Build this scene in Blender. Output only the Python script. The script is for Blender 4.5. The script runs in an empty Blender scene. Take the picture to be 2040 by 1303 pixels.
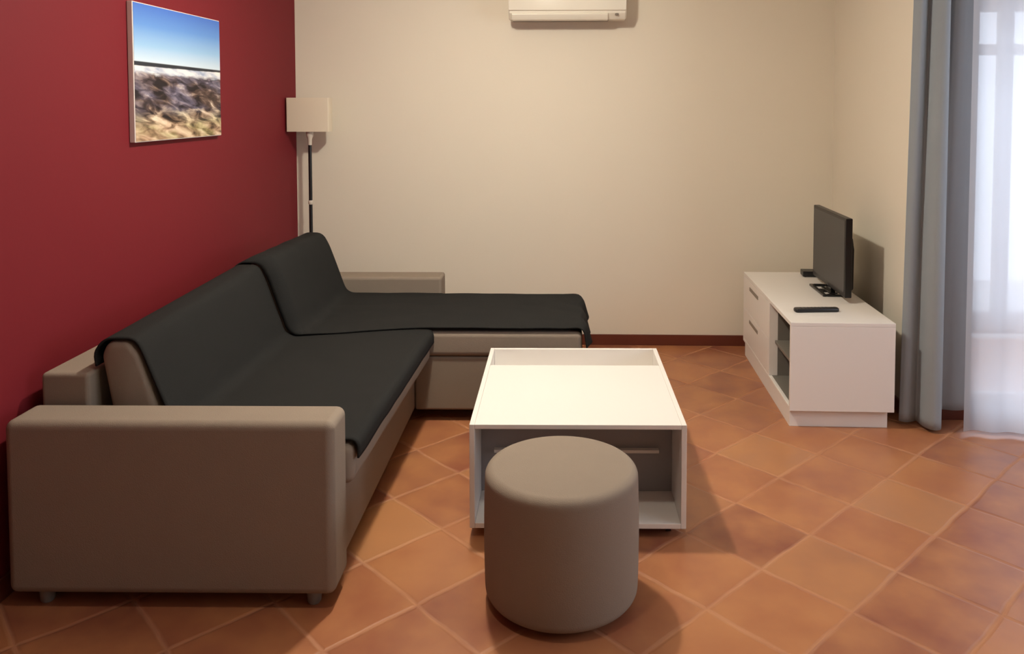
import bpy, bmesh, math, random
from mathutils import Vector, Matrix, noise
random.seed(7)
C = bpy.context.scene.collection
scene = bpy.context.scene
PI = math.pi

# ------------------------------------------------------------------ materials
def new_mat(name):
    m = bpy.data.materials.new(name); m.use_nodes = True
    nt = m.node_tree
    return m, nt, nt.nodes['Principled BSDF']

def srgb(r, g, b):
    f = lambda c: (c/255/12.92) if c/255 <= .04045 else ((c/255+.055)/1.055)**2.4
    return (f(r), f(g), f(b), 1)

def plain(name, col, rough=.5, metal=0, spec=.5, var=0, scale=8, bump=0, bscale=200, coat=0):
    m, nt, b = new_mat(name)
    N, L = nt.nodes, nt.links
    b.inputs['Roughness'].default_value = rough
    b.inputs['Metallic'].default_value = metal
    b.inputs['Specular IOR Level'].default_value = spec
    b.inputs['Coat Weight'].default_value = coat
    b.inputs['Base Color'].default_value = col
    tc = N.new('ShaderNodeTexCoord')
    if var:
        n = N.new('ShaderNodeTexNoise'); n.inputs['Scale'].default_value = scale; n.inputs['Detail'].default_value = 4
        L.new(tc.outputs['Object'], n.inputs['Vector'])
        mr = N.new('ShaderNodeMapRange'); mr.inputs['To Min'].default_value = 1-var; mr.inputs['To Max'].default_value = 1+var
        L.new(n.outputs['Fac'], mr.inputs['Value'])
        mx = N.new('ShaderNodeVectorMath'); mx.operation = 'SCALE'; mx.inputs[0].default_value = col[:3]
        L.new(mr.outputs['Result'], mx.inputs['Scale'])
        L.new(mx.outputs['Vector'], b.inputs['Base Color'])
    if bump:
        n2 = N.new('ShaderNodeTexNoise'); n2.inputs['Scale'].default_value = bscale; n2.inputs['Detail'].default_value = 2
        L.new(tc.outputs['Object'], n2.inputs['Vector'])
        bp = N.new('ShaderNodeBump'); bp.inputs['Strength'].default_value = bump; bp.inputs['Distance'].default_value = .002
        L.new(n2.outputs['Fac'], bp.inputs['Height']); L.new(bp.outputs['Normal'], b.inputs['Normal'])
    return m

M = {}
M['wall'] = plain('cream_wall_paint', srgb(230, 221, 203), .75, spec=.25, var=.015, scale=1.5, bump=.12, bscale=90)
M['red'] = plain('red_wall_paint', srgb(115, 30, 38), .65, spec=.2, var=.03, scale=1.5, bump=.12, bscale=90)
M['ceil'] = plain('ceiling_paint', srgb(236, 230, 218), .85, spec=.2)
M['skirt'] = plain('brown_tile_skirting', srgb(98, 46, 32), .4, var=.15, scale=6)
M['white'] = plain('white_laminate', srgb(233, 228, 221), .38, spec=.45, var=.008, scale=3)
M['whiteshade'] = plain('white_laminate_in_shade', srgb(116, 111, 102), .5)  # white laminate darkened to paint the shade inside the cabinet
M['divider'] = plain('divider_shade_laminate', srgb(150, 146, 146), .5)  # white laminate greyed as painted shade, so the strip on it reads bright
M['slotshade'] = plain('handle_slot_shade', srgb(140, 128, 114), .6)  # colour stands in for the shade inside a recessed handle
M['edge'] = plain('white_edge_band', srgb(244, 240, 236), .35)
M['fabric'] = plain('taupe_grey_fabric', srgb(140, 127, 113), .92, spec=.15, var=.035, scale=14, bump=.35, bscale=420)
M['throw'] = plain('charcoal_throw_cloth', srgb(38, 38, 37), .95, spec=.12, var=.06, scale=10, bump=.4, bscale=350)
M['foot'] = plain('grey_plastic_foot', srgb(120, 116, 110), .45)
M['black'] = plain('black_plastic', srgb(20, 20, 22), .35)
M['blackgloss'] = plain('gloss_black', srgb(14, 14, 16), .12)
M['screen'] = plain('matte_screen', srgb(62, 62, 62), .42, spec=.6)
M['button'] = plain('grey_buttons', srgb(70, 70, 74), .5)
M['chrome'] = plain('brushed_steel', srgb(190, 186, 180), .3, metal=1)
M['ac'] = plain('white_ac_plastic', srgb(236, 230, 214), .22, spec=.6)
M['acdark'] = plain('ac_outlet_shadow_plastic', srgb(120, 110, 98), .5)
M['curtain'] = None
M['frame'] = plain('white_window_frame', srgb(235, 236, 238), .4)
M['cream'] = plain('cream_plastic', srgb(206, 196, 182), .4)
M['shade'] = None
M['balcony'] = plain('pale_balcony_tile', srgb(200, 198, 196), .7, var=.06, scale=3)

def shade_mat():
    m, nt, b = new_mat('cream_lampshade_fabric')
    b.inputs['Base Color'].default_value = srgb(238, 226, 204)
    b.inputs['Roughness'].default_value = .9
    t = nt.nodes.new('ShaderNodeBsdfTranslucent'); t.inputs['Color'].default_value = srgb(238, 226, 204)
    mx = nt.nodes.new('ShaderNodeMixShader'); mx.inputs[0].default_value = .2
    out = nt.nodes['Material Output']
    nt.links.new(b.outputs[0], mx.inputs[1]); nt.links.new(t.outputs[0], mx.inputs[2]); nt.links.new(mx.outputs[0], out.inputs[0])
    return m
M['shade'] = shade_mat()

def curtain_mat():
    m = plain('grey_curtain_fabric', srgb(160, 168, 173), .9, spec=.15, var=.03, scale=20, bump=.3, bscale=500)
    nt = m.node_tree; b = nt.nodes['Principled BSDF']
    t = nt.nodes.new('ShaderNodeBsdfTranslucent'); t.inputs['Color'].default_value = srgb(150, 160, 168)
    mx = nt.nodes.new('ShaderNodeMixShader'); mx.inputs[0].default_value = .14
    nt.links.new(b.outputs[0], mx.inputs[1]); nt.links.new(t.outputs[0], mx.inputs[2]); nt.links.new(mx.outputs[0], nt.nodes['Material Output'].inputs[0])
    return m
M['curtain'] = curtain_mat()

def sheer_mat():
    m, nt, b = new_mat('white_sheer_voile')
    N, L = nt.nodes, nt.links
    N.remove(b)
    d = N.new('ShaderNodeBsdfDiffuse'); d.inputs['Color'].default_value = (.86, .86, .90, 1)
    t = N.new('ShaderNodeBsdfTranslucent'); t.inputs['Color'].default_value = (.90, .90, .94, 1)
    tr = N.new('ShaderNodeBsdfTransparent')
    m1 = N.new('ShaderNodeMixShader'); m1.inputs[0].default_value = .80
    L.new(d.outputs[0], m1.inputs[1]); L.new(t.outputs[0], m1.inputs[2])
    m2 = N.new('ShaderNodeMixShader'); m2.inputs[0].default_value = .07
    L.new(m1.outputs[0], m2.inputs[1]); L.new(tr.outputs[0], m2.inputs[2])
    L.new(m2.outputs[0], N['Material Output'].inputs[0])
    return m
M['sheer'] = sheer_mat()

def glass_mat():
    m, nt, b = new_mat('window_glass')
    N, L = nt.nodes, nt.links
    N.remove(b)
    g = N.new('ShaderNodeBsdfGlossy'); g.inputs['Roughness'].default_value = .02
    tr = N.new('ShaderNodeBsdfTransparent'); tr.inputs['Color'].default_value = (.93, .96, .97, 1)
    fr = N.new('ShaderNodeFresnel'); fr.inputs['IOR'].default_value = 1.45
    mx = N.new('ShaderNodeMixShader')
    L.new(fr.outputs[0], mx.inputs[0]); L.new(tr.outputs[0], mx.inputs[1]); L.new(g.outputs[0], mx.inputs[2])
    L.new(mx.outputs[0], N['Material Output'].inputs[0])
    return m
M['glass'] = glass_mat()

def floor_mat():
    m, nt, b = new_mat('terracotta_tiles')
    N, L = nt.nodes, nt.links
    T, A0, B0 = .305, .704, 2.59
    geo = N.new('ShaderNodeTexCoord')
    # hand-made tiles: their edges waver a little
    wob = N.new('ShaderNodeTexNoise'); wob.inputs['Scale'].default_value = 5; wob.inputs['Detail'].default_value = 2
    L.new(geo.outputs['Object'], wob.inputs['Vector'])
    ws = N.new('ShaderNodeVectorMath'); ws.operation = 'MULTIPLY_ADD'
    ws.inputs[1].default_value = (.022, .022, 0); ws.inputs[2].default_value = (-.011, -.011, 0)
    L.new(wob.outputs['Color'], ws.inputs[0])
    ad = N.new('ShaderNodeVectorMath'); ad.operation = 'ADD'
    L.new(geo.outputs['Object'], ad.inputs[0]); L.new(ws.outputs[0], ad.inputs[1])
    s = math.sqrt(.5)
    def dotn(v):
        d = N.new('ShaderNodeVectorMath'); d.operation = 'DOT_PRODUCT'; d.inputs[1].default_value = v
        L.new(ad.outputs[0], d.inputs[0]); return d.outputs['Value']
    def mth(op, a, bb=None, c=None):
        x = N.new('ShaderNodeMath'); x.operation = op
        for i, v in enumerate((a, bb, c)):
            if v is None: continue
            if isinstance(v, (int, float)): x.inputs[i].default_value = v
            else: L.new(v, x.inputs[i])
        return x.outputs[0]
    a = mth('MULTIPLY_ADD', dotn((s, s, 0)), 1/T, -A0/T + 40)
    bb = mth('MULTIPLY_ADD', dotn((-s, s, 0)), 1/T, -B0/T + 40)
    fa, fb = mth('FRACT', a), mth('FRACT', bb)
    ia, ib = mth('FLOOR', a), mth('FLOOR', bb)
    def edge(f): return mth('MINIMUM', f, mth('SUBTRACT', 1, f))
    e = mth('MINIMUM', edge(fa), edge(fb))
    grout = N.new('ShaderNodeMapRange'); grout.interpolation_type = 'SMOOTHSTEP'
    grout.inputs['From Min'].default_value = .008; grout.inputs['From Max'].default_value = .040
    grout.inputs['To Min'].default_value = 1; grout.inputs['To Max'].default_value = 0
    L.new(e, grout.inputs['Value'])
    cid = N.new('ShaderNodeCombineXYZ'); L.new(ia, cid.inputs[0]); L.new(ib, cid.inputs[1])
    wn = N.new('ShaderNodeTexWhiteNoise'); wn.noise_dimensions = '2D'; L.new(cid.outputs[0], wn.inputs['Vector'])
    ramp = N.new('ShaderNodeValToRGB')
    cr = ramp.color_ramp
    cols = [(0, srgb(126, 72, 56)), (.3, srgb(152, 92, 66)), (.6, srgb(166, 106, 70)), (.8, srgb(136, 79, 62)), (1, srgb(176, 124, 84))]
    cr.elements[0].position, cr.elements[0].color = cols[0]
    cr.elements[1].position, cr.elements[1].color = cols[-1]
    for p, c in cols[1:-1]:
        el = cr.elements.new(p); el.color = c
    L.new(wn.outputs['Value'], ramp.inputs[0])
    # cloudy firing marks inside a tile
    n1 = N.new('ShaderNodeTexNoise'); n1.inputs['Scale'].default_value = 5.5; n1.inputs['Detail'].default_value = 3
    off = N.new('ShaderNodeVectorMath'); off.operation = 'MULTIPLY_ADD'; off.inputs[1].default_value = (7, 7, 7)
    L.new(wn.outputs['Color'], off.inputs[0]); L.new(geo.outputs['Object'], off.inputs[2])
    L.new(off.outputs[0], n1.inputs['Vector'])
    mr = N.new('ShaderNodeMapRange'); mr.inputs['From Min'].default_value = .3; mr.inputs['From Max'].default_value = .7
    mr.inputs['To Min'].default_value = 0; mr.inputs['To Max'].default_value = 1
    L.new(n1.outputs['Fac'], mr.inputs['Value'])
    mixa = N.new('ShaderNodeMix'); mixa.data_type = 'RGBA'; mixa.blend_type = 'MIX'
    L.new(mth('MULTIPLY', mr.outputs[0], .7), mixa.inputs[0])
    L.new(ramp.outputs[0], mixa.inputs[6]); mixa.inputs[7].default_value = srgb(186, 128, 82)
    mixg = N.new('ShaderNodeMix'); mixg.data_type = 'RGBA'
    L.new(mth('MULTIPLY', grout.outputs[0], mth('MULTIPLY_ADD', wob.outputs['Fac'], .9, -.18)), mixg.inputs[0])
    L.new(mixa.outputs[2], mixg.inputs[6]); mixg.inputs[7].default_value = srgb(190, 140, 104)
    L.new(mixg.outputs[2], b.inputs['Base Color'])
    rr = mth('MULTIPLY_ADD', n1.outputs['Fac'], .2, .24)
    L.new(mth('MAXIMUM', rr, mth('MULTIPLY', grout.outputs[0], .7)), b.inputs['Roughness'])
    b.inputs['Specular IOR Level'].default_value = .5
    bp = N.new('ShaderNodeBump'); bp.inputs['Strength'].default_value = .35; bp.inputs['Distance'].default_value = .004
    hgt = mth('SUBTRACT', mth('MULTIPLY', n1.outputs['Fac'], .5), grout.outputs[0])
    L.new(hgt, bp.inputs['Height']); L.new(bp.outputs[0], b.inputs['Normal'])
    return m
M['floor'] = floor_mat()

def picture_mat():
    """A printed sea-shore view: sky, far headland, surf and rocks. Object space: x 0..1 across, z 0..1 up."""
    m, nt, b = new_mat('seashore_print')
    N, L = nt.nodes, nt.links
    tc = N.new('ShaderNodeTexCoord')
    sp = N.new('ShaderNodeSeparateXYZ'); L.new(tc.outputs['Generated'], sp.inputs[0])
    u, w = sp.outputs[1], sp.outputs[2]
    def mth(op, a, bb=None, c=None):
        x = N.new('ShaderNodeMath'); x.operation = op
        for i, v in enumerate((a, bb, c)):
            if v is None: continue
            if isinstance(v, (int, float)): x.inputs[i].default_value = v
            else: L.new(v, x.inputs[i])
        return x.outputs[0]
    def ramp(fac, els):
        r = N.new('ShaderNodeValToRGB'); cr = r.color_ramp
        cr.elements[0].position, cr.elements[0].color = els[0]
        cr.elements[1].position, cr.elements[1].color = els[-1]
        for p, c in els[1:-1]:
            e = cr.elements.new(p); e.color = c
        L.new(fac, r.inputs[0]); return r.outputs[0]
    def noi(scale, detail, vec, dist=0):
        n = N.new('ShaderNodeTexNoise'); n.inputs['Scale'].default_value = scale; n.inputs['Detail'].default_value = detail
        n.inputs['Distortion'].default_value = dist
        L.new(vec, n.inputs['Vector']); return n.outputs['Fac']
    def mix(f, a, bb):
        x = N.new('ShaderNodeMix'); x.data_type = 'RGBA'
        L.new(f, x.inputs[0]); L.new(a, x.inputs[6]); L.new(bb, x.inputs[7]); return x.outputs[2]
    sky = ramp(w, [(.58, srgb(205, 222, 236)), (.70, srgb(150, 190, 226)), (.85, srgb(98, 146, 212)), (1, srgb(70, 112, 196))])
    cv = N.new('ShaderNodeCombineXYZ'); L.new(mth('MULTIPLY', u, .75), cv.inputs[0]); L.new(mth('MULTIPLY_ADD', w, 1.9, mth('MULTIPLY', u, .35)), cv.inputs[1])
    n1 = noi(8.5, 8, cv.outputs[0], .7)
    nb = noi(4.0, 4, cv.outputs[0], .4)
    rock_a = ramp(n1, [(.38, srgb(30, 22, 24)), (.51, srgb(84, 66, 60)), (.62, srgb(142, 122, 110)), (.73, srgb(226, 210, 190))])
    rock_b = ramp(n1, [(.38, srgb(36, 32, 40)), (.51, srgb(92, 86, 104)), (.62, srgb(136, 128, 142)), (.73, srgb(206, 200, 204))])
    nbr = N.new('ShaderNodeMapRange'); nbr.inputs['From Min'].default_value = .4; nbr.inputs['From Max'].default_value = .6; L.new(nb, nbr.inputs['Value'])
    rock_dark = mix(nbr.outputs[0], rock_a, rock_b)
    tan_a = ramp(n1, [(.30, srgb(96, 70, 52)), (.45, srgb(178, 146, 118)), (.60, srgb(222, 196, 168)), (.72, srgb(236, 220, 200))])
    tan_b = ramp(n1, [(.30, srgb(70, 60, 40)), (.45, srgb(138, 124, 84)), (.60, srgb(196, 182, 140)), (.72, srgb(226, 214, 184))])
    rock_tan = mix(nbr.outputs[0], tan_a, tan_b)
    lowf = mth('SMOOTH_MIN', 1.0, mth('MAXIMUM', 0.0, mth('MULTIPLY', mth('SUBTRACT', mth('MULTIPLY_ADD', n1, .35, .06), w), 7.0)), .1)
    rocks = mix(lowf, rock_dark, rock_tan)
    n2 = noi(9, 3, cv.outputs[0])
    surf = ramp(n2, [(.35, srgb(160, 172, 196)), (.55, srgb(224, 226, 230)), (.7, srgb(240, 238, 234))])
    land = ramp(n2, [(0, srgb(34, 38, 46)), (1, srgb(50, 54, 62))])
    step = lambda edge, v, k: mth('MINIMUM', 1.0, mth('MAXIMUM', 0.0, mth('MULTIPLY', mth('SUBTRACT', v, edge), k)))
    wn = mth('MULTIPLY_ADD', mth('SUBTRACT', n2, .5), .05, w)
    base = mix(step(mth('MULTIPLY_ADD', n1, .10, .43), w, 40), rocks, surf)
    ed = mth('MULTIPLY_ADD', mth('SUBTRACT', n2, .5), .012, .545)
    base = mix(step(ed, w, 150), base, land)
    base = mix(step(mth('MULTIPLY_ADD', u, -.012, .578), w, 150), base, sky)
    L.new(base, b.inputs['Base Color']); b.inputs['Roughness'].default_value = .55
    b.inputs['Specular IOR Level'].default_value = .3
    return m
M['print'] = picture_mat()

# ------------------------------------------------------------------ mesh helpers
def link(name, bm, mat, parent=None, smooth=False, wn=False):
    me = bpy.data.meshes.new(name)
    bmesh.ops.recalc_face_normals(bm, faces=bm.faces[:])
    bm.to_mesh(me); bm.free()
    o = bpy.data.objects.new(name, me); C.objects.link(o)
    if mat is not None: me.materials.append(mat)
    if smooth:
        me.polygons.foreach_set('use_smooth', [True]*len(me.polygons))
    if wn:
        md = o.modifiers.new('weighted', 'WEIGHTED_NORMAL'); md.keep_sharp = True
    if parent is not None: o.parent = parent
    return o

def add_box(bm, x0, x1, y0, y1, z0, z1, r=0, seg=3):
    t = bmesh.new()
    bmesh.ops.create_cube(t, size=1)
    for v in t.verts:
        v.co = Vector((x0+(v.co.x+.5)*(x1-x0), y0+(v.co.y+.5)*(y1-y0), z0+(v.co.z+.5)*(z1-z0)))
    if r > 0:
        bmesh.ops.bevel(t, geom=t.edges[:], offset=r, segments=seg, profile=.5, affect='EDGES')
    me = bpy.data.meshes.new('tmp'); t.to_mesh(me); t.free()
    bm.from_mesh(me); bpy.data.meshes.remove(me)

def box(name, b, mat, parent=None, r=.002, seg=2):
    bm = bmesh.new(); add_box(bm, *b, r=r, seg=seg)
    return link(name, bm, mat, parent, smooth=r > 0, wn=r > 0)

def fillet(pts, radii, n=5):
    """round the corners of a closed 2D polygon"""
    out = []
    k = len(pts)
    for i, p in enumerate(pts):
        p = Vector(p); a = Vector(pts[i-1]); c = Vector(pts[(i+1) % k]); r = radii[i] if isinstance(radii, (list, tuple)) else radii
        d1, d2 = (a-p), (c-p)
        l1, l2 = d1.length, d2.length
        d1.normalize(); d2.normalize()
        ang = d1.angle(d2)
        if r <= 0 or abs(ang-PI) < .02:
            out.append(p.copy()); continue
        t = min(r/math.tan(ang/2), l1*.49, l2*.49); rr = t*math.tan(ang/2)
        cdir = (d1+d2).normalized(); ce = p + cdir*(rr/math.sin(ang/2))
        s, e = p+d1*t - ce, p+d2*t - ce
        for j in range(n+1):
            q = s.lerp(e, j/n); q = q.normalized()*rr
            out.append(ce + q)
    return out

def prism(bm, rings, cap_bevel=0):
    """loft closed rings (lists of 3D points with equal counts)"""
    vs = [[bm.verts.new(p) for p in ring] for ring in rings]
    n = len(rings[0])
    for a, b2 in zip(vs[:-1], vs[1:]):
        for i in range(n):
            bm.faces.new((a[i], a[(i+1) % n], b2[(i+1) % n], b2[i]))
    bm.faces.new(vs[0][::-1]); bm.faces.new(vs[-1])

def inset_ring(prof, d):
    """shrink a 2D ring towards its inside by about d"""
    c = sum((Vector(p) for p in prof), Vector((0, 0)))/len(prof)
    xs = [p[0] for p in prof]; ys = [p[1] for p in prof]
    hx, hy = (max(xs)-min(xs))/2, (max(ys)-min(ys))/2
    return [Vector((c.x+(p[0]-c.x)*(1-d/hx), c.y+(p[1]-c.y)*(1-d/hy))) for p in prof]

def cyl(bm, c, r0, z0, z1, r1=None, seg=32):
    r1 = r0 if r1 is None else r1
    lathe(bm, c, [(0, z0), (r0, z0), (r1, z1), (0, z1)], seg)

def lathe(bm, c, prof, seg=48):
    rings = []
    for r, z in prof:
        if r < 1e-6: rings.append([bm.verts.new((c[0], c[1], z))])
        else: rings.append([bm.verts.new((c[0]+r*math.cos(2*PI*i/seg), c[1]+r*math.sin(2*PI*i/seg), z)) for i in range(seg)])
    for a, b2 in zip(rings[:-1], rings[1:]):
        for i in range(seg):
            j = (i+1) % seg
            if len(a) == 1 and len(b2) == 1: continue
            if len(a) == 1: bm.faces.new((a[0], b2[j], b2[i]))
            elif len(b2) == 1: bm.faces.new((a[i], a[j], b2[0]))
            else: bm.faces.new((a[i], a[j], b2[j], b2[i]))

def auto(o, deg=35):
    """smooth faces with sharp edges above an angle"""
    me = o.data
    bm = bmesh.new(); bm.from_mesh(me)
    for e in bm.edges:
        if len(e.link_faces) == 2 and e.calc_face_angle(0) > math.radians(deg): e.smooth = False
    for f in bm.faces: f.smooth = True
    bm.to_mesh(me); bm.free()
    return o

def thing(name, label, cat, loc=(0, 0, 0), rotz=0, group=None):
    o = bpy.data.objects.new(name, None); C.objects.link(o)
    o.empty_display_size = .1
    o.location = loc; o.rotation_euler = (0, 0, rotz); o['label'] = label; o['category'] = cat
    if group: o['group'] = group
    return o

def tag(o, label, cat, group=None):
    o['label'] = label; o['category'] = cat
    if group: o['group'] = group
    return o

def struct(o):
    o['kind'] = 'structure'; return o

# ------------------------------------------------------------------ the room
XL, XR, YB, YW, YF, XF, H = -1.738, 1.585, 4.967, 3.82, -1.6, 3.3, 2.6
struct(box('floor', (XL-.2, XF+.2, YF-.2, YB+.2, -.12, 0), M['floor'], r=0))
struct(box('ceiling', (XL-.2, XF+.2, YF-.2, YB+.2, H, H+.12), M['ceil'], r=0))
struct(box('wall_left', (XL-.2, XL, YF-.2, YB, 0, H), M['red'], r=0))
struct(box('wall_back', (XL-.2, XR+.16, YB, YB+.2, 0, H), M['wall'], r=0))
struct(box('wall_right', (XR, XR+.16, YW+.2, YB, 0, H), M['wall'], r=0))
struct(box('wall_front', (XL-.2, XF+.2, YF-.2, YF, 0, H), M['wall'], r=0))
# the wall with the glazed balcony door faces the camera
DX0, DX1, DZ = 1.74, 3.10, 2.14
bm = bmesh.new()
add_box(bm, XR, DX0, YW, YW+.2, 0, H)
add_box(bm, DX1, XF+.2, YW, YW+.2, 0, H)
add_box(bm, DX0, DX1, YW, YW+.2, DZ, H)
struct(link('wall_window', bm, M['wall']))
# the wall on the far right, out of the frame, has a wide window on to the balcony
WY0, WY1, WZ0, WZ1 = .7, 3.1, .80, 2.2
bm = bmesh.new()
add_box(bm, XF, XF+.2, YF, WY0, 0, H)
add_box(bm, XF, XF+.2, WY1, YW, 0, H)
add_box(bm, XF, XF+.2, WY0, WY1, 0, WZ0)
add_box(bm, XF, XF+.2, WY0, WY1, WZ1, H)
struct(link('wall_side', bm, M['wall']))
bm = bmesh.new()
fy = .06
for (a, b2, c, d) in ((WY0, WY1, WZ0, WZ0+fy), (WY0, WY1, WZ1-fy, WZ1), (WY0, WY0+fy, WZ0, WZ1), (WY1-fy, WY1, WZ0, WZ1), ((WY0+WY1)/2-.04, (WY0+WY1)/2+.04, WZ0, WZ1)):
    add_box(bm, XF+.06, XF+.12, a, b2, c, d)
w1 = struct(link('window_1', bm, M['frame']))
# skirting
struct(box('baseboard_back', (XL, XR, YB-.012, YB, 0, .066), M['skirt'], r=.002))
struct(box('baseboard_left', (XL, XL+.012, YF, YB-.012, 0, .066), M['skirt'], r=.002))
struct(box('baseboard_right', (XR-.012, XR, YW, YB-.012, 0, .066), M['skirt'], r=.002))
struct(box('baseboard_window', (XR-.012, DX0, YW-.012, YW, 0, .066), M['skirt'], r=.002))

# tiled sill under the balcony door
struct(box('trim_1', (DX0+.001, DX1-.001, YW-.012, YW+.049, 0, .066), M['skirt'], r=.002))
# glazed balcony door
bm = bmesh.new()
ya, yb = YW+.05, YW+.11
add_box(bm, DX0, DX0+.14, ya, yb, 0, DZ, .004)
add_box(bm, DX1-.12, DX1, ya, yb, 0, DZ, .004)
add_box(bm, DX0+.14, DX1-.12, ya, yb, DZ-.20, DZ, .004)
add_box(bm, DX0+.14, DX1-.12, ya, yb, 1.735, 1.785, .004)
add_box(bm, DX0+.14, DX1-.12, ya, yb, .40, .50, .004)
add_box(bm, DX0+.14, DX1-.12, ya, yb, 0, .10, .004)
add_box(bm, 2.02, 2.075, ya, yb, .5, DZ-.2, .004)
door = struct(link('door_1', bm, M['frame']))
for i, (x0, x1, z0, z1) in enumerate(((DX0+.14, DX1-.12, .10, .40), (DX0+.14, 2.02, .5, 1.735), (2.075, DX1-.12, .5, 1.735), (DX0+.14, 2.02, 1.785, DZ-.2), (2.075, DX1-.12, 1.785, DZ-.2))):
    box('pane', (x0, x1, YW+.075, YW+.081, z0, z1), M['glass'], door, r=0)
struct(box('floor_balcony', (XR+.2, 6.5, YW+.2, 7.0, -.12, -.02), M['balcony'], r=0))

# ------------------------------------------------------------------ canvas print on the red wall
pic = thing('canvas_picture', 'canvas print of a rocky sea shore under blue sky hanging on the red wall', 'picture', (XL, 3.084, 1.350))
pw, ph = .764, .552
bm = bmesh.new(); add_box(bm, .001, .024, 0, pw, 0, ph, .003, 2)
link('canvas', bm, plain('canvas_white_edge', srgb(222, 212, 206), .7), pic, True, True)
bm = bmesh.new(); add_box(bm, .024, .0252, .004, pw-.004, .004, ph-.004)
link('print', bm, M['print'], pic)

# ------------------------------------------------------------------ air conditioner
ac = thing('air_conditioner', 'white split air conditioner mounted high on the cream back wall', 'air conditioner', (0, YB, 0))
ax0, ax1 = -.395, .305
# body profile in (y, z): wall side at y=0, front at y=-.197
prof = fillet([(-.001, 2.255), (-.001, 2.035), (-.06, 2.004), (-.150, 2.004), (-.184, 2.042), (-.192, 2.22), (-.15, 2.255)], [.004, .01, .02, .02, .02, .02, .03], 4)
bm = bmesh.new()
rings = []
for x, d in ((ax0, .008), (ax0+.008, 0), (ax1-.008, 0), (ax1, .008)):
    pr = inset_ring(prof, d) if d else prof
    rings.append([(x, min(p[0], -.001), p[1]) for p in pr])
prism(bm, rings)
auto(link('body', bm, M['ac'], ac), 40)
fp = fillet([(-.182, 2.052), (-.197, 2.056), (-.203, 2.215), (-.186, 2.235)], [.004, .006, .012, .004], 4)
bm = bmesh.new()
prism(bm, [[(x, p[0], p[1]) for p in (inset_ring(fp, .004) if e else fp)] for x, e in ((ax0+.003, 1), (ax0+.008, 0), (ax1-.008, 0), (ax1-.003, 1))])
auto(link('front_panel', bm, M['ac'], ac), 40)
fl = fillet([(-.150, 1.996), (-.170, 2.003), (-.192, 2.034), (-.182, 2.040), (-.148, 2.006)], .003, 3)
bm = bmesh.new()
prism(bm, [[(x, p[0], p[1]) for p in fl] for x in (ax0+.022, .195)])
auto(link('louvre', bm, M['ac'], ac), 40)
bm = bmesh.new()
add_box(bm, ax0+.018, .200, -.146, -.062, 2.0005, 2.006, .002, 1)
link('air_outlet', bm, M['acdark'], ac)
bm = bmesh.new(); add_box(bm, .238, .258, -.189, -.176, 2.026, 2.038, .003, 2)
link('indicator', bm, M['acdark'], ac, True)

# ------------------------------------------------------------------ floor lamp
LX, LY = -1.598, 4.80
lamp = thing('floor_lamp', 'black pole floor lamp with cream box shade in the corner behind the sofa', 'lamp', (LX, LY, 0))
bm = bmesh.new(); lathe(bm, (0, 0), [(0, 0), (.118, 0), (.12, .004), (.12, .014), (.112, .02), (.02, .026), (.014, .04), (0, .04)])
auto(link('base', bm, M['black'], lamp), 40)
bm = bmesh.new(); cyl(bm, (0, 0), .0105, .03, 1.26, seg=20)
auto(link('pole', bm, M['black'], lamp), 40)
bm = bmesh.new(); lathe(bm, (0, 0), [(0, .895), (.0115, .895), (.0145, .9), (.0145, .915), (.0115, .92), (0, .92)], 20)
auto(link('joint_ring', bm, M['cream'], lamp), 40)
bm = bmesh.new(); lathe(bm, (0, 0), [(0, 1.255), (.0115, 1.255), (.012, 1.29), (.022, 1.315), (.022, 1.37), (.016, 1.38), (0, 1.38)], 20)
auto(link('lamp_holder', bm, M['cream'], lamp), 40)
bm = bmesh.new(); lathe(bm, (0, 0), [(0, 1.375), (.014, 1.375), (.026, 1.41), (.030, 1.44), (.022, 1.468), (0, 1.478)], 20)
auto(link('bulb', bm, plain('frosted_bulb', srgb(235, 232, 225), .3), lamp), 60)
# box shade: four thin walls, open at top and bottom
sw, sd, s0, s1, st = .1275, .042, 1.337, 1.540, .003
bm = bmesh.new()
outer = fillet([(-sw, -sd), (sw, -sd), (sw, sd), (-sw, sd)], .006, 3)
inner = fillet([(-sw+st, -sd+st), (sw-st, -sd+st), (sw-st, sd-st), (-sw+st, sd-st)], .004, 3)
n = len(outer)
vo = [[bm.verts.new((p.x, p.y, z)) for p in outer] for z in (s0, s1)]
vi = [[bm.verts.new((p.x, p.y, z)) for p in inner] for z in (s0, s1)]
for i in range(n):
    j = (i+1) % n
    bm.faces.new((vo[0][i], vo[0][j], vo[1][j], vo[1][i])); bm.faces.new((vi[0][j], vi[0][i], vi[1][i], vi[1][j]))
    bm.faces.new((vo[0][j], vo[0][i], vi[0][i], vi[0][j])); bm.faces.new((vo[1][i], vo[1][j], vi[1][j], vi[1][i]))
auto(link('lamp_shade', bm, M['shade'], lamp), 40)
bm = bmesh.new()
add_box(bm, -sw+st, sw-st, -.003, .003, 1.355, 1.360); add_box(bm, -.003, .003, -sd+st, sd-st, 1.355, 1.360)
link('shade_carrier', bm, M['chrome'], lamp)

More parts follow.
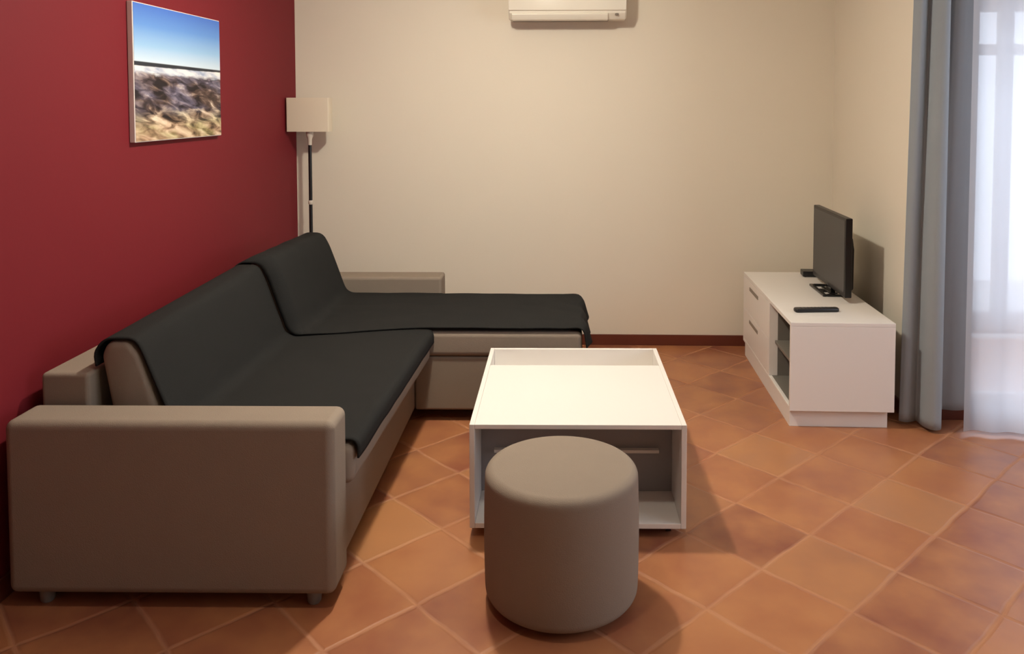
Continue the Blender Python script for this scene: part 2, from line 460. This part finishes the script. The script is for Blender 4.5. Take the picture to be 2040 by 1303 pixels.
# ------------------------------------------------------------------ corner sofa (own frame: u out from the red wall, v away from the camera)
SO, SR = (XL, 2.30, 0), math.radians(1.0)
sofa = thing('corner_sofa', 'long taupe fabric corner sofa with chaise along the red wall', 'sofa', SO, SR)
V1 = 2.08                       # inner face of the far arm
def soft(name, b, r, parent, seg=4, puff=0):
    bm = bmesh.new(); add_box(bm, *b, r=r, seg=seg)
    return link(name, bm, M['fabric'], parent, True, True)
arm1 = soft('armrest', (.052, 1.030, -.025, .130, .042, .566), .026, sofa, 5)
arm2 = soft('armrest', (.060, 1.035, V1, V1+.16, .042, .540), .016, sofa, 4)
soft('base', (.075, 1.006, .132, V1-.002, .055, .298), .012, sofa)
soft('chaise_base', (1.008, 1.785, 1.40, V1-.03, .055, .312), .012, sofa)
# seat cushion with gently bulging front
def cushion(name, u0, u1, v0, v1, z0, z1, r):
    bm = bmesh.new()
    add_box(bm, u0, u1, v0, v1, z0, z1, r, 5)
    return link(name, bm, M['fabric'], sofa, True, True)
seat_c = cushion('seat_cushion', .30, 1.078, .134, 1.383, .300, .432, .030)
for v_ in seat_c.data.vertices:
    if v_.co.x > .6: v_.co.x += (v_.co.y-.134)/1.25*.042-.032
cushion('chaise_cushion', .30, 1.800, 1.387, V1-.015, .314, .432, .026)
soft('back_frame', (.052, .205, .155, V1-.004, .30, .650), .014, sofa)
def back_cushion(va, vb, du, za, zb):
    """leaning cushion with a rounded top; its top goes from za at va to zb at vb"""
    bm = bmesh.new(); rings = []
    N = 14
    for k in range(N+1):
        t = k/N; v = va+(vb-va)*t; zt = za+(zb-za)*t
        pts = [(.27+du, .434), (.222+du, zt-.045), (.222+du+.022, zt), (.330+du-.02, zt), (.342+du, zt-.04), (.435+du, .434)]
        pr = fillet(pts, [.015, .05, .035, .035, .05, .02], 5)
        rings.append((v, pr))
    full = []
    for d, off in ((.030, 0), (.012, .004), (.003, .014), (0, .030)):
        full.append([(p.x, va+off, p.y) for p in (inset_ring(rings[0][1], d) if d else rings[0][1])])
    for v, pr in rings[1:-1]: full.append([(p.x, v, p.y) for p in pr])
    for d, off in ((0, .030), (.003, .014), (.012, .004), (.030, 0)):
        full.append([(p.x, vb-off, p.y) for p in (inset_ring(rings[-1][1], d) if d else rings[-1][1])])
    prism(bm, full)
    o = link('back_cushion', bm, M['fabric'], sofa, True)
    return o
back_cushion(.19, 1.245, 0, .742, .768)
back_cushion(1.272, V1-.01, .045, .790, .772)
for u, v in ((.145, .02), (.955, .02), (.145, V1+.1), (.955, V1+.1), (1.70, 1.50), (1.70, 1.93)):
    bm = bmesh.new(); lathe(bm, (u, v), [(0, 0), (.016, 0), (.02, .006), (.024, .05), (.024, .056), (0, .056)], 24)
    auto(link('foot', bm, M['foot'], sofa), 40)

# ------------------------------------------------------------------ throws over the sofa
def sheet(name, fn, ns, nt_, thick, mat):
    """a cloth built as a fine grid of fn(s, t) with its own thickness"""
    bm = bmesh.new()
    g = [[bm.verts.new(fn(i/ns, j/nt_)) for j in range(nt_+1)] for i in range(ns+1)]
    for i in range(ns):
        for j in range(nt_):
            bm.faces.new((g[i][j], g[i+1][j], g[i+1][j+1], g[i][j+1]))
    o = link(name, bm, mat, None, True)
    md = o.modifiers.new('cloth_thickness', 'SOLIDIFY'); md.thickness = thick; md.offset = 1
    return o

def poly_at(pts, s):
    """point at arc-length fraction s of a polyline"""
    ls = [(Vector(b2)-Vector(a)).length for a, b2 in zip(pts, pts[1:])]
    d = s*sum(ls)
    for (a, b2), l in zip(zip(pts, pts[1:]), ls):
        if d <= l or (b2 is pts[-1] and d <= l+1e-6): return Vector(a).lerp(Vector(b2), min(1, d/l))
        d -= l
    return Vector(pts[-1])

def rounded_path(pts, rad, n=6):
    out = [Vector(pts[0])]
    for i in range(1, len(pts)-1):
        p, a, c = Vector(pts[i]), Vector(pts[i-1]), Vector(pts[i+1])
        d1, d2 = a-p, c-p; l1, l2 = d1.length, d2.length
        t = min(rad[i-1], l1*.45, l2*.45)
        s, e = p+d1.normalized()*t, p+d2.normalized()*t
        for k in range(n+1):
            q = k/n
            out.append(s*(1-q)**2 + p*2*q*(1-q) + e*q*q)
    out.append(Vector(pts[-1]))
    return out

def seat_path(zt, du, lift, xf=1.083):
    g = lift
    return rounded_path([(.215+du-g, .655+g), (.208+du-g, zt-.04), (.235+du, zt+g), (.332+du, zt+g), (.352+du+g, zt-.045), (.452+du+g, .436+g), (xf+g, .436+g), (xf+.001+g, .384)],
                        [.05, .04, .04, .06, .05, .035, .1], 6)
_cache = {}
def path1(t):
    k = ('a', round(t, 4))
    if k not in _cache: _cache[k] = seat_path(.742+.026*t, 0, .005, 1.050+.042*t)
    return _cache[k]
def throw1(s, t):
    p = poly_at(path1(t), s)
    q = min(1, max(0, (s-.42)/.12)); q = q*q*(3-2*q)
    v0 = .196 - .048*q; v1_ = 1.243 + .139*q
    v = v0 + (v1_-v0)*t
    w = noise.noise((p.x*5, v*4, p.y*5))*.003
    z, u = p.y+abs(w)*.8, p.x+abs(w)*.5
    if s > .93: z += noise.noise((v*6, 1, 0))*.006
    return (u, v, z)
# seat part must not sink into the near arm: its near edge runs beside it
th1 = sheet('sofa_throw', throw1, 110, 60, .006, M['throw'])
tag(th1, 'charcoal throw over the near back cushion and seat of the sofa', 'throw')
th1.location = SO; th1.rotation_euler = (0, 0, SR)

def ext(pts):
    return pts + [Vector(q) for q in [(1.10, .450)] ] + rounded_path([(1.45, .449), (1.806, .448), (1.824, .34)], [.035], 5)
def path2(t):
    k = ('b', round(t, 4))
    if k not in _cache: _cache[k] = ext(seat_path(.790-.018*t, .045, .014)[:-8])
    return _cache[k]
low = ext(seat_path(.768, 0, .0135)[:-8])
def throw2(s, t):
    p = poly_at(path2(t), s)
    if t < .05:
        l_ = poly_at(low, s); p = l_.lerp(p, t/.05)
    k = min(1, max(0, (p.x-.42)/.68))
    v0 = 1.257 + .128*k*k*(3-2*k)
    v1_ = V1-.012 if p.x < 1.04 else V1-.022
    v = v0+(v1_-v0)*(t if t > .05 else .05*(t/.05)**2)
    w = abs(noise.noise((p.x*4.5, v*5, p.y*5)))*.005
    u, z = p.x + w*.3, p.y + w
    e = max(0, (s-.90)/.10)
    if e > 0:
        u += e*(.014*math.sin(v*26)+.008) ; z += e*.014*math.sin(v*9+1)
    return (u, v, z)
th2 = sheet('chaise_throw', throw2, 140, 60, .006, M['throw'])
tag(th2, 'charcoal throw spread across the chaise and the far back cushion of the sofa', 'throw')
th2.location = SO; th2.rotation_euler = (0, 0, SR)

# ------------------------------------------------------------------ coffee table (open white box on castors)
tb = thing('coffee_table', 'white open box coffee table on castors standing behind the round pouf', 'coffee table', (-.3615, 2.705, 0), math.radians(1.1))
TW, TL, TT, z0, z1 = .748, .872, .018, .035, .40
SL = .632                            # where the top board ends: behind it the box is open
box('side_panel', (0, TT, 0, TL, z0, z1), M['white'], tb, .0015)
box('side_panel', (TW-TT, TW, 0, TL, z0, z1), M['white'], tb, .0015)
box('top', (TT+.0002, TW-TT-.0002, 0, SL, z1-.016, z1), M['white'], tb, .0015)
box('bottom_panel', (TT+.0002, TW-TT-.0002, 0, TL-TT, z0, z0+.018), M['white'], tb, .0015)
box('back_panel', (TT+.0002, TW-TT-.0002, TL-TT, TL, z0, z1), M['white'], tb, .0015)
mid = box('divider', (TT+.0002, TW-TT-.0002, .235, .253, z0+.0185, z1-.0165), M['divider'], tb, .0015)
box('light_strip_ledge', (TT+.05, TW-TT-.05, .212, .2348, .207, .219), M['white'], mid, .001)  # added to draw the bright strip of light on the divider
box('tray', (TT+.0002, TW-TT-.0002, SL-.016, TL-TT-.0005, z1-.115, z1-.1), M['white'], tb, .001)
box('tray_front', (TT+.0002, TW-TT-.0002, SL-.016, SL, z1-.1, z1-.0165), M['white'], tb, .001)
for cx_, cy_ in ((.055, .055), (TW-.055, .055), (.055, TL-.055), (TW-.055, TL-.055)):
    bm = bmesh.new()
    add_box(bm, cx_-.016, cx_+.016, cy_-.016, cy_+.016, .022, z0, .002, 1)
    c1 = link('castor', bm, M['foot'], tb)
    bm = bmesh.new()
    seg = 20
    ra = [bm.verts.new((cx_-.009, cy_+.0138*math.cos(2*PI*i/seg), .0142+.0138*math.sin(2*PI*i/seg))) for i in range(seg)]
    rb = [bm.verts.new((cx_+.009, cy_+.0138*math.cos(2*PI*i/seg), .0142+.0138*math.sin(2*PI*i/seg))) for i in range(seg)]
    for i in range(seg): bm.faces.new((ra[i], ra[(i+1) % seg], rb[(i+1) % seg], rb[i]))
    bm.faces.new(ra[::-1]); bm.faces.new(rb)
    auto(link('wheel', bm, M['black'], c1), 40)

# ------------------------------------------------------------------ round pouf
pf_ = thing('round_pouf', 'round taupe fabric pouf in front of the white coffee table', 'pouf', (-.039, 2.395, 0))
R = .2325
prof = [(0, .018), (R-.03, .018)]
for k in range(1, 7):
    a = k/6*PI/2; prof.append((R-.03+.03*math.sin(a), .048-.03*math.cos(a)))
prof += [(R+.002, .12), (R+.003, .2), (R+.002, .3)]
prof.append((R, .375))
for k in range(1, 9):
    a = k/8*PI/2; prof.append((R-.028+.028*math.cos(a), .378+.028*math.sin(a)))
prof += [(R-.07, .4085), (R-.13, .4105), (.04, .411), (0, .411)]
bm = bmesh.new(); lathe(bm, (0, 0), prof, 96)
link('cover', bm, M['fabric'], pf_, True)
for k in range(4):
    a = PI/4+k*PI/2
    bm = bmesh.new(); lathe(bm, (.15*math.cos(a), .15*math.sin(a)), [(0, 0), (.018, 0), (.02, .004), (.02, .0185), (0, .0185)], 20)
    auto(link('foot', bm, M['black'], pf_), 40)

# ------------------------------------------------------------------ TV cabinet
cab = thing('tv_cabinet', 'long low white tv cabinet with drawers and open shelf along the right wall', 'cabinet', (.996, 3.683, 0), math.radians(-1.0))
CW, CL, CZ, PZ, ct = .475, 1.125, .497, .083, .018
box('top', (0, CW, 0, CL, CZ-ct, CZ), M['white'], cab, .0015)
box('side_panel', (0, CW, 0, ct, PZ, CZ-ct-.0003), M['white'], cab, .0015)
box('side_panel', (0, CW, CL-ct, CL, PZ, CZ-ct-.0003), M['white'], cab, .0015)
bp_ = box('bottom_panel', (.0185, CW, ct+.0003, CL-ct-.0003, PZ, PZ+ct), M['whiteshade'], cab, .0)
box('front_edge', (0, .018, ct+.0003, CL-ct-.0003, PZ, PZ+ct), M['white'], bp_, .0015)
box('back_panel', (CW-.006, CW, ct+.0003, CL-ct-.0003, PZ+ct, CZ-ct-.0003), M['whiteshade'], cab, 0)
DY = .455
dv = box('divider', (.0, .045, DY-.018, DY, PZ+ct+.0003, CZ-ct-.0003), M['white'], cab, .0015)
box('divider_panel', (.0455, CW-.0065, DY-.018, DY, PZ+ct+.0003, CZ-ct-.0003), M['whiteshade'], dv, 0)  # rear of the divider, coloured as the compartment's shade
box('shelf', (.03, CW-.0065, ct+.0003, DY-.0185, .270, .286), M['whiteshade'], cab, .001)
box('plinth', (.006, CW-.02, .03, CL-.03, 0, PZ-.0003), M['white'], cab, .0015)
for zc0, zc1 in ((PZ+ct+.002, .286), (.289, CZ-ct-.002)):
    d = box('drawer', (.0, .016, DY+.002, CL-ct-.002, zc0, zc1), M['white'], cab, .0012)
    hz = zc1-.042
    hm = bmesh.new(); add_box(hm, -.0025, .0002, DY+.26, DY+.49, hz-.010, hz+.010, .002, 1)
    link('handle', hm, M['slotshade'], d)  # flat plate on the drawer front in the slot's shade colour

# ------------------------------------------------------------------ television
U = CZ
tv = thing('television', 'small black flat screen television standing on the white cabinet', 'television', (1.36, 4.315, U), math.radians(-.6))
hw = .283
bm = bmesh.new(); add_box(bm, 0, .034, -hw, hw, .030, .432, .005, 3)
link('casing', bm, M['black'], tv, True, True)
bm = bmesh.new(); add_box(bm, -.0012, .0005, -hw+.016, hw-.016, .056, .418)
link('screen', bm, M['screen'], tv)
rp = fillet([(.033, .05), (.056, .065), (.058, .27), (.045, .33), (.033, .34)], [.004, .01, .02, .02, .004], 4)
bm = bmesh.new(); prism(bm, [[(p[0], y, p[1]) for p in (inset_ring(rp, .006) if e else rp)] for y, e in ((-hw+.03, 1), (-hw+.045, 0), (hw-.045, 0), (hw-.03, 1))])
auto(link('rear_housing', bm, M['black'], tv), 40)
# open loop stand in gloss black
bm = bmesh.new()
for b2 in ((-.062, -.042, -.13, .13), (.058, .078, -.13, .13), (-.042, .058, -.13, -.108), (-.042, .058, .108, .13)):
    add_box(bm, *b2, 0, .012, .003, 2)
add_box(bm, -.012, .03, -.075, .075, 0, .010, .002, 1)
add_box(bm, -.042, -.012, -.03, .03, 0, .008, .002, 1)
add_box(bm, .03, .058, -.03, .03, 0, .008, .002, 1)
link('stand', bm, M['blackgloss'], tv, True, True)
bm = bmesh.new(); add_box(bm, .004, .028, -.045, .045, .008, .06, .004, 2)
link('neck', bm, M['blackgloss'], tv, True, True)
bm = bmesh.new(); add_box(bm, -.0016, .0002, -.012, .012, .036, .042)
link('power_light', bm, M['button'], tv)

bx = thing('set_top_box', 'tiny black box on the cabinet beyond the television', 'box', (1.385, 4.70, U), math.radians(-4))
bm = bmesh.new(); add_box(bm, -.055, .055, -.04, .04, .003, .034, .004, 2); link('case', bm, M['black'], bx, True, True)
for sx in (-.04, .04):
    for sy in (-.028, .028):
        bm = bmesh.new(); cyl(bm, (sx, sy), .006, 0, .0035, seg=12); link('foot', bm, M['black'], bx)

rc = thing('remote_control', 'black remote control lying on the near end of the white cabinet', 'remote control', (1.172, 3.885, U), math.radians(4))
rpf = fillet([(-.108, -.022), (.108, -.019), (.108, .019), (-.108, .022)], .012, 5)
bm = bmesh.new()
prism(bm, [[(p.x, p.y, z) for p in (inset_ring(rpf, d) if d else rpf)] for z, d in ((0, .003), (.004, 0), (.014, 0), (.018, .003))])
auto(link('casing', bm, M['black'], rc), 40)
for i in range(8):
    for j in range(3):
        bm = bmesh.new(); cyl(bm, (-.075+i*.018, -.011+j*.011), .0034, .0175, .0192, seg=10)
        link('button', bm, M['button'], rc)

# ------------------------------------------------------------------ curtains
def drape(name, path_top, path_bot, ztop, zbot, n_u, n_z, thick, mat, ripple=0):
    """cloth hanging between a plan path at the top and one at the hem; zbot(s) is the hem height"""
    def fn(s, t):
        a, b2 = poly_at(path_top, s), poly_at(path_bot, s)
        k = t
        p = a.lerp(b2, k)
        w = noise.noise((s*9, t*1.6, 3))*ripple
        return (p.x + w*.5, p.y + w, ztop+(zbot(s)-ztop)*t)
    return sheet(name, fn, n_u, n_z, thick, mat)

def smooth_path(pts, it=3):
    pts = [Vector(p) for p in pts]
    for _ in range(it):
        q = [pts[0]]
        for a, b2 in zip(pts, pts[1:]): q += [a.lerp(b2, .25), a.lerp(b2, .75)]
        q.append(pts[-1]); pts = q
    return pts
top = smooth_path([(1.548, 3.725), (1.575, 3.69), (1.605, 3.715), (1.618, 3.745), (1.632, 3.70), (1.675, 3.665), (1.70, 3.70), (1.71, 3.745), (1.732, 3.70), (1.76, 3.69), (1.80, 3.73), (1.85, 3.745)])
bot = smooth_path([(1.520, 3.745), (1.54, 3.725), (1.585, 3.74), (1.606, 3.755), (1.600, 3.69), (1.628, 3.635), (1.672, 3.64), (1.69, 3.69), (1.69, 3.745), (1.72, 3.75), (1.77, 3.735), (1.85, 3.75)])
gc = drape('grey_curtain', top, bot, 2.50, lambda s: .018 if s < .68 else .018+.055*min(1, (s-.68)/.06), 150, 60, .003, M['curtain'], .006)
tag(gc, 'grey full length curtain hanging at the corner beside the tv cabinet', 'curtain')
pts = []
x = 1.765
i = 0
while x < 3.2:
    pts.append((x, 3.645 + (.016 if i % 2 else -.016) - (x-1.78)*.10)); x += .055 + .03*((i*7) % 3)/2; i += 1
sh_bot = smooth_path(pts)
sh_top = smooth_path([(p[0]+.004, p[1]+.01 + (p[0]-1.78)*.02) for k, p in enumerate(pts)])
sc_ = drape('sheer_curtain', sh_top, sh_bot, 2.50, lambda s: .016, 220, 50, .0006, M['sheer'], .006)
sc_.modifiers.clear()
tag(sc_, 'white translucent sheer curtain hanging in front of the balcony door', 'curtain')

# ------------------------------------------------------------------ light
def ceiling_light(name, loc, energy, col, size):
    l = bpy.data.lights.new(name, 'AREA'); l.shape = 'DISK'; l.size = size; l.energy = energy; l.color = col
    o = bpy.data.objects.new(name, l); C.objects.link(o); o.location = loc; return o
ceiling_light('ceiling_lamp_light', (-.42, 3.15, 2.42), 25, (1, .925, .79), .11)
ceiling_light('entrance_lamp_light', (-.35, 1.75, 2.45), 8.5, (1, .925, .79), .16)

l_ = bpy.data.lights.new('ceiling_lamp_globe_light', 'POINT'); l_.energy = 48; l_.color = (1, .93, .80); l_.shadow_soft_size = .06
o_ = bpy.data.objects.new('ceiling_lamp_globe_light', l_); C.objects.link(o_); o_.location = (-.42, 3.15, 2.40)

def portal(name, loc, rot, sx, sy):
    l = bpy.data.lights.new(name, 'AREA'); l.shape = 'RECTANGLE'; l.size = sx; l.size_y = sy
    l.cycles.is_portal = True
    o = bpy.data.objects.new(name, l); C.objects.link(o); o.location = loc; o.rotation_euler = rot; return o
portal('door_daylight', ((DX0+DX1)/2, YW+.13, DZ/2), (-PI/2, 0, 0), DX1-DX0, DZ)
portal('window_daylight', (XF+.14, (WY0+WY1)/2, (WZ0+WZ1)/2), (0, PI/2, 0), WZ1-WZ0, WY1-WY0)

w = bpy.data.worlds.new('daylight'); scene.world = w; w.use_nodes = True
bg = w.node_tree.nodes['Background']; bg.inputs[0].default_value = (.82, .87, 1.0, 1); bg.inputs[1].default_value = 5.5

# ------------------------------------------------------------------ camera
F, PX, PY, VX, VY = 1600., 1100., 283., 1145., 208.
yaw = math.atan((VX-PX)/F); tilt = math.atan((PY-VY)/math.hypot(F, VX-PX))
cam = bpy.data.cameras.new('camera'); cam.sensor_fit = 'HORIZONTAL'; cam.sensor_width = 36
cam.lens = F*36/2040; cam.shift_x = (1020-PX)/2040; cam.shift_y = (PY-651.5)/2040
cam.clip_start = .05
co = bpy.data.objects.new('camera', cam); C.objects.link(co)
co.location = (0, 0, 1.5); co.rotation_euler = (PI/2-tilt, 0, yaw)
scene.camera = co
vs = scene.view_settings
vs.view_transform = 'Standard'; vs.look = 'None'; vs.gamma = 1; vs.exposure = -.08; vs.use_curve_mapping = False
